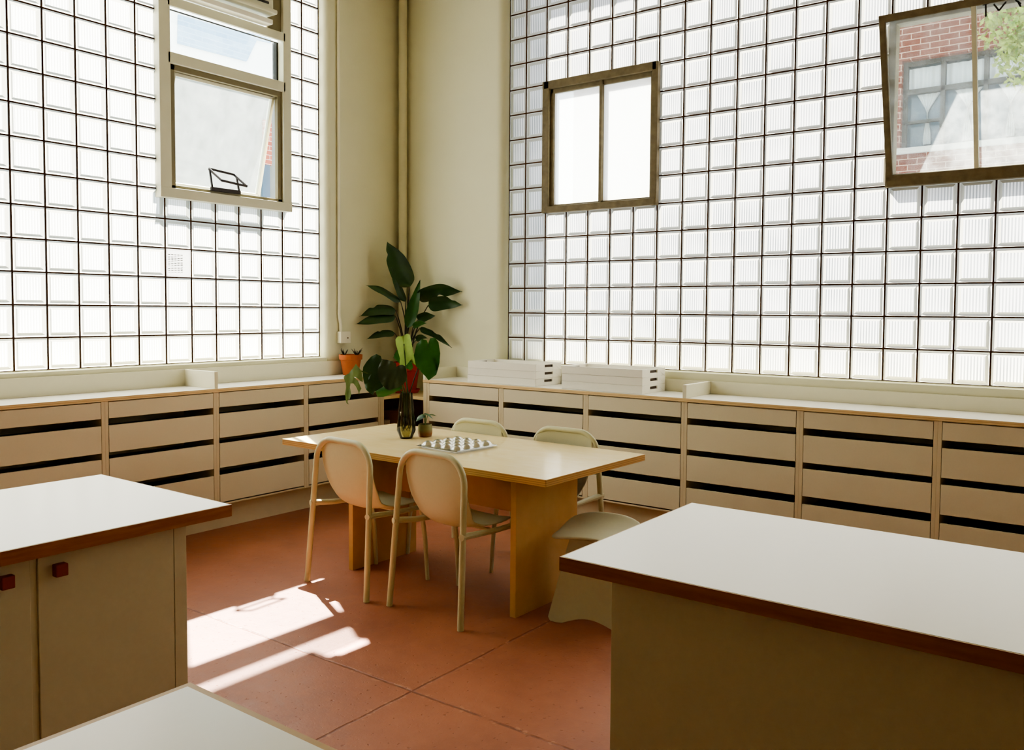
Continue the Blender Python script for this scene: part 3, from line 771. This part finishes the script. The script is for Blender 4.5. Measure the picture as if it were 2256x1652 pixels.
OUT = {
'b':[(-.144,.498),(-.154,.52),(-.18,.532),(-.212,.516),(-.238,.485),(-.259,.451),(-.261,.415),(-.254,.371),(-.25,.352),(-.231,.379),(-.2,.418),(-.198,.413),(-.217,.381),(-.245,.342),(-.245,.328),(-.231,.309),(-.21,.292),(-.193,.282),(-.183,.302),(-.144,.324),(-.123,.338),(-.125,.372),(-.13,.411),(-.135,.45)],
'c':[(-.13,.502),(-.106,.499),(-.072,.491),(-.05,.479),(-.045,.458),(-.033,.467),(-.012,.47),(.008,.46),(.015,.431),(.021,.402),(.015,.373),(-.004,.349),(-.028,.334),(-.062,.327),(-.078,.318),(-.089,.32),(-.106,.329),(-.13,.353),(-.149,.382),(-.158,.416),(-.159,.449),(-.147,.479)],
'd':[(-.19,.299),(-.173,.314),(-.135,.326),(-.11,.334),(-.077,.336),(-.048,.338),(-.021,.334),(-.028,.31),(-.067,.293),(-.106,.273),(-.144,.26),(-.176,.258),(-.185,.275)],
'a':[(-.317,.443),(-.299,.473),(-.289,.458),(-.265,.429),(-.253,.391),(-.253,.362),(-.27,.371),(-.294,.39),(-.306,.395),(-.284,.371),(-.259,.323),(-.27,.303),(-.271,.28),(-.277,.303),(-.294,.337),(-.308,.356),(-.325,.354),(-.328,.332),(-.317,.293),(-.326,.259),(-.34,.254),(-.342,.24),(-.33,.228),(-.347,.235),(-.352,.254),(-.356,.293),(-.352,.327),(-.354,.356),(-.371,.39),(-.366,.4),(-.34,.414),(-.325,.436)],
'e':[(-.013,.595),(-.019,.624),(-.033,.641),(-.05,.642),(-.066,.622),(-.065,.595),(-.052,.552),(-.04,.504),(-.044,.458),(-.028,.449),(-.007,.451),(.02,.485),(.032,.499),(.058,.457),(.059,.461),(.049,.519),(.039,.572),(.029,.625),(.022,.654),(.008,.659),(-.007,.651),(-.014,.634)],
'g':[(-.055,.571),(-.074,.537),(-.089,.506),(-.067,.484),(-.043,.46),(-.009,.436),(.02,.422),(.037,.441),(.032,.461),(.015,.499),(-.009,.538)],
'f':[(.14,.594),(.129,.619),(.1,.626),(.066,.594),(.051,.525),(.066,.456),(.112,.411),(.146,.371),(.192,.405),(.186,.457),(.169,.514),(.186,.526),(.203,.44),(.212,.48),(.215,.538),(.203,.606),(.18,.635),(.151,.631)]}
LV = {  # attach, tip, distance towards the room at the attach point, tilt, fold, material
'b':((-.142,.498),(-.193,.282),.06,-.35,.25,'leaf_dark'),'c':((-.045,.455),(-.078,.318),.13,-.45,.22,'leaf_front'),
'd':((-.021,.334),(-.19,.299),.05,.1,.2,'leaf_mid'),'a':((-.317,.443),(-.33,.228),.10,-.4,.25,'leaf_pale'),
'e':((-.013,.595),(-.02,.45),.02,.1,.25,'leaf_light'),'g':((-.05,.56),(.02,.43),-.05,.0,.15,'leaf_mid'),
'f':((.14,.592),(.146,.371),.04,-.3,.3,'leaf_mid')}
NK = {'a':(-.022,.284),'b':(-.015,.284),'c':(-.004,.284),'d':(-.018,.284),'e':(.006,.284),'g':(.012,.284),'f':(.022,.284)}
def leaf_from(outline, att, tip, dep, tilt, fold):
    bm = bmesh.new()
    vs = [bm.verts.new((x, y, 0)) for x, y in outline]
    bm.faces.new(vs)
    bmesh.ops.triangulate(bm, faces=bm.faces[:])
    for _ in range(2):
        bmesh.ops.subdivide_edges(bm, edges=[e for e in bm.edges if e.calc_length() > .02], cuts=1, use_grid_fill=False)
        bmesh.ops.triangulate(bm, faces=bm.faces[:])
    a = Vector(att); t_ = Vector(tip); ax = (t_-a); L = ax.length; ax /= L; nx = Vector((-ax.y, ax.x))
    for v in bm.verts:
        p = Vector((v.co.x, v.co.y))-a; u = p.dot(ax); w = p.dot(nx)
        d = dep + u*(-tilt) - fold*abs(w)*.9 - 1.2*u*u*.6 + .006*math.sin(w*120)
        q = vr*v.co.x + vt*d; v.co = (q.x, q.y, v.co.y)
    m = MB(); bm.verts.index_update()
    m.add([v.co[:] for v in bm.verts], [tuple(v.index for v in f.verts) for f in bm.faces]); bm.free()
    return m
for k, (att, tip, dep, tilt, fold, mt) in LV.items():
    lf = build('leaf', leaf_from(OUT[k], att, tip, dep, tilt, fold), M[mt], mo, smooth=True, label={'e':'bright light green leaf standing upright','a':'pale split leaf drooping on the left','c':'blackish green heart-shaped leaf in front'}.get(k))
    p2 = vr*att[0] + vt*(dep-.003) + V3((0,0,att[1])); nk = vr*NK[k][0] + vt*random.uniform(-.012,.015) + V3((0,0,NK[k][1]))
    p0 = vr*(NK[k][0]*.35) + V3((0,0,.09))
    pts = [p0, nk] + bez(nk, nk*.55 + p2*.45 + V3((0,0,.04 if k != 'd' else -.005)), p2, 7)[1:]
    build('stalk', MB().tube(pts, [.0045]*2+[.004]*7, 7), M['stem_dark'] if k in 'fb' else M['stem'], lf, smooth=True)
# small glazed pot
mg = thing('potted_plant', 'small seedling in a green and brown glazed pot next to the glass vase', 'plant', (1.925,-1.755,TT+.0005))
build('pot', MB().lathe([(.038,0),(.042,.002),(.0465,.022),(.0465,.045),(.041,.080),(.038,.080),(.042,.045),(.0,.06)], 32), M['glaze'], mg, smooth='auto')
build('soil', MB().lathe([(.038,.066),(0,.070)], 20), M['soil'], mg, smooth=True)
for b_off, t_off, w_ in (((.004,.150,.004),(.050,.118,.030),.075),((-.004,.142,.012),(-.056,.098,.030),.07),((.016,.138,-.012),(.072,.128,-.02),.05),((-.006,.128,-.015),(-.046,.100,-.03),.05)):
    p0 = V3((0,0,.068)); b0 = vr*b_off[0] + vt*b_off[2] + V3((0,0,b_off[1])); t0 = vr*t_off[0] + vt*t_off[2] + V3((0,0,t_off[1]))
    m = MB(); blade(m, b0, t0, w_, .25, .16, .25, .02)
    lf = build('leaf', m, M['leaf_mid'], mg, smooth=True, sub=1)
    build('stalk', MB().tube(bez(p0, p0*.4+b0*.6, b0, 6), .0025, 6), M['leaf_pale'], lf, smooth=True)
# upturned muffin tin
mt_ = thing('muffin_tin', 'shiny metal muffin tin lying upside down on the table', 'baking tin', (2.368,-1.955,TT), math.radians(-5))
def tin(u, v):
    x = (u-.5)*.345; y = (v-.5)*.345
    z = .016
    p = .080
    for i in range(4):
        for j in range(4):
            d = math.hypot(x-(i-1.5)*p, y-(j-1.5)*p)
            if d < .037: z = max(z, .016 + .026*math.cos(d/.037*PI/2)**.6)
    e = max(abs(x), abs(y))
    if e > .166: z -= .004
    return (x, y, z)
build('cups', MB().grid(tin, 70, 70), M['metal'], mt_, smooth=True)
rim = MB(); q = .150
rim.box(-q,q,-q,-q+.003,.0006,.0155); rim.box(-q,q,q-.003,q,.0006,.0155); rim.box(-q,-q+.003,-q,q,.0006,.0155); rim.box(q-.003,q,-q,q,.0006,.0155)
build('rim', rim, M['metal'], mt_)

# ------------------------------------------------------------------ islands
IH = .90
def counter(x0, x1, y0, y1, th, mats, r, c=.005):
    m = MB(); m.box(x0, x1, y0, y1, IH-th, IH-.0008, 0, 2); m.box(x0+c, x1-c, y0+c, y1-c, IH-.0008, IH, 1, 1)
    return build('countertop', m, mats, r)
il = thing('kitchen_island', 'kitchen island with two knobbed doors at the left, white top with brown edge', 'kitchen island')
M['edge_tan'] = simple('tan_wood_edging', (196,160,104), .5, .08, 30)
M['top_edge'] = simple('pale_edge_line', (206,180,136), .5, .08, 30)
counter(2.31, 3.162, -5.75, -4.043, .040, [M['edge_brown'], M['white_top'], M['top_edge']], il)
bxm = MB(); xb = 3.115
bxm.box(2.36, xb-.02, -5.70, -4.185, 0, IH-.0402)
bxm.box(2.36, xb+.001, -4.2265, -4.183, 0, IH-.0402)
bxm.box(xb-.02, xb-.006, -4.665, -4.645, 0, IH-.0402)
build('body', bxm, M['island'], il, bevel=.0015)
for ya, yb, kn in ((-4.6445,-4.2275,-4.589),(-5.10,-4.6655,-4.732)):
    d = build('door', MB().box(xb-.018, xb, ya, yb, .03, IH-.045), M['island'], il, bevel=.0015)
    build('knob', MB().box(xb, xb+.026, kn-.0175, kn+.0175, .786, .822), M['red_knob'], d, bevel=.003)
ir = thing('kitchen_island', 'large kitchen island in the right foreground, white top with brown wood edge', 'kitchen island')
counter(4.373, 6.60, -3.875, -3.055, .038, [M['edge_brown'], M['white_top'], M['top_edge']], ir)
build('body', MB().box(4.515, 6.50, -3.84, -3.10, 0, IH-.0382), M['island'], ir, bevel=.0015)
ib = thing('kitchen_island', 'island corner cut off by the bottom left of the photo, white top with tan edge', 'kitchen island')
counter(4.285, 5.05, -6.60, -4.912, .034, [M['edge_tan'], M['white_top'], M['edge_tan']], ib, .013)
build('body', MB().box(4.36, 4.98, -6.52, -4.99, 0, IH-.0342), M['island'], ib, bevel=.0015)

# ------------------------------------------------------------------ outside
bb = thing('brick_building', 'red brick building across the street seen through the tilted hopper window', 'building')
YB = 6.0
m = MB()
wins = [(2.98, 4.62, 3.64, 4.77)]
X_0, X_1, Zt = -2, 12, 9
wx0, wx1, wz0, wz1 = 2.98, 5.6, 3.66, 4.77
m.box(X_0, wx0, YB, YB+.3, 0, Zt); m.box(wx1, X_1, YB, YB+.3, 0, Zt); m.box(wx0, wx1, YB, YB+.3, 0, wz0); m.box(wx0, wx1, YB, YB+.3, wz1, Zt)
build('brick_wall', m, M['brick'], bb)
build('window_sill', MB().box(wx0-.1, wx1+.1, YB-.06, YB+.1, wz0-.07, wz0), simple('stone_sill', (178,174,166), .9), bb)
fr = MB(); t_ = .05
fr.box(wx0, wx1, YB+.1, YB+.16, wz1-t_, wz1); fr.box(wx0, wx1, YB+.1, YB+.16, wz0, wz0+.03)
fr.box(wx0, wx1, YB+.09, YB+.16, 4.36, 4.42)
for x in (wx0, 3.42, 3.90, 4.36, 4.80, 5.25, wx1-.05): fr.box(x, x+.05, YB+.09, YB+.16, wz0, wz1)
fr.box(wx0, 3.42, YB+.09, YB+.16, 3.985, 4.02)
build('window_frame', fr, M['ext_frame'], bb)
build('window_pane', MB().box(wx0, wx1, YB+.22, YB+.24, wz0, wz1), M['ext_glass'], bb)
def curt(x0, x1, z0, z1, tie=None):
    def f(u, v):
        z = z1-(z1-z0)*v; a, b = x0, x1
        if tie:
            c, zt_ = tie
            k = abs(z-zt_)/max(z1-zt_, .01) if z > zt_ else min(1, (zt_-z)/.3)*.35
            a = c+(x0-c)*max(.06,k); b = c+(x1-c)*max(.06,k)
        x = a+(b-a)*u
        return (x, YB+.19+.012*math.sin(u*26), z)
    return MB().grid(f, 40, 12)
for i, (x0, x1) in enumerate(((3.03,3.42),(3.47,3.90),(3.95,4.36),(4.41,4.80),(4.85,5.25))):
    build('curtain', curt(x0, x1, 4.42, 4.70), M['curtain'], bb, smooth=True)
    build('curtain', curt(x0+.10, x1-.02, 3.72, 4.36, ((x0+x1)/2+.03, 4.13)), M['curtain'], bb, smooth=True)
tr_ = thing('street_tree', 'light green leafy tree outside the hopper window', 'tree', (4.95, 4.6, 0))
build('trunk', MB().tube([(0,0,0),(.05,0,2.5),(.0,.05,4.2),(-.1,0,5.2)], [.14,.11,.07,.03], 8), M['bark'], tr_, smooth=True)
fol = MB()
for k in range(2600):
    c = random.choice(((-.55,0,4.62,.36),(-.40,.1,4.25,.36),(-.25,0,5.05,.45),(.4,0,4.8,.7),(.4,.1,5.6,.6)))
    while True:
        p = V3((random.uniform(-1,1),random.uniform(-1,1),random.uniform(-1,1)))
        if p.length < 1: break
    p = p*c[3] + V3(c[:3]); s_ = random.uniform(.03,.06)
    a = V3((random.uniform(-1,1),random.uniform(-1,1),random.uniform(-1,1))).normalized(); b = a.cross(V3((random.uniform(-1,1),random.uniform(-1,1),random.uniform(-1,1)))).normalized()
    fol.add([p-a*s_, p+b*s_*.5, p+a*s_, p-b*s_*.5], [(0,1,2,3)])
build('foliage', fol, M['tree_leaf'], tr_, fix=False)
pb = thing('pale_building', 'white building with blue-grey siding seen through the left metal window', 'building')
XB = -6.0
build('wall', MB().box(XB-.3, XB, -6, 8, 5.1, 6.6), M['pale_render'], pb)
build('lower_wall', MB().box(XB-.3, XB, -6, 8, 0, 5.1), simple('grey_render', (108,110,104), .9, .16, 5, spec=.1), pb)
def flat(poly, x):
    m = MB(); n = len(poly)
    m.add([(x-.03,y,z) for y,z in poly]+[(x,y,z) for y,z in poly], [tuple(range(n)), tuple(range(n,2*n))[::-1]]+[(i,n+i,n+(i+1)%n,(i+1)%n) for i in range(n)]); return m
build('siding', flat([(1.485,5.854),(2.617,5.873),(2.701,5.913),(3.119,5.915),(3.119,5.852),(2.848,5.836),(2.654,5.454),(1.471,5.435)], XB+.035), M['blue_siding'], pb)  # panel paints the shaded part of the white building
build('brick_strip', MB().box(XB, XB+.03, 2.96, 3.12, 3.89, 4.6), M['brick_x'], pb)
build('side_window', MB().box(XB, XB+.03, 2.93, 3.08, 3.3, 3.885), M['ext_glass'], pb)

# ------------------------------------------------------------------ light
w = bpy.data.worlds.new('sky'); scn.world = w; w.use_nodes = True
bg = w.node_tree.nodes['Background']; bg.inputs['Color'].default_value = (.82,.92,1.0,1); bg.inputs['Strength'].default_value = 4.0
sd = bpy.data.lights.new('sun','SUN'); sd.energy = 52; sd.angle = math.radians(.53); sd.color = (1,.96,.88)
so_ = bpy.data.objects.new('sun', sd); COL.objects.link(so_)
so_.rotation_euler = Vector((.738,-.443,-1)).to_track_quat('-Z','Y').to_euler()

# ------------------------------------------------------------------ colour and sampling
vsx = scn.view_settings
vsx.view_transform = 'AgX'
try: vsx.look = 'AgX - Medium High Contrast'
except Exception: pass
vsx.exposure = 0.85
cy = scn.cycles
cy.max_bounces = 6; cy.diffuse_bounces = 4; cy.glossy_bounces = 3; cy.transmission_bounces = 4; cy.transparent_max_bounces = 10
cy.use_denoising = True; cy.sample_clamp_indirect = 12
cy.use_adaptive_sampling = True; cy.adaptive_threshold = .1; cy.adaptive_min_samples = 20
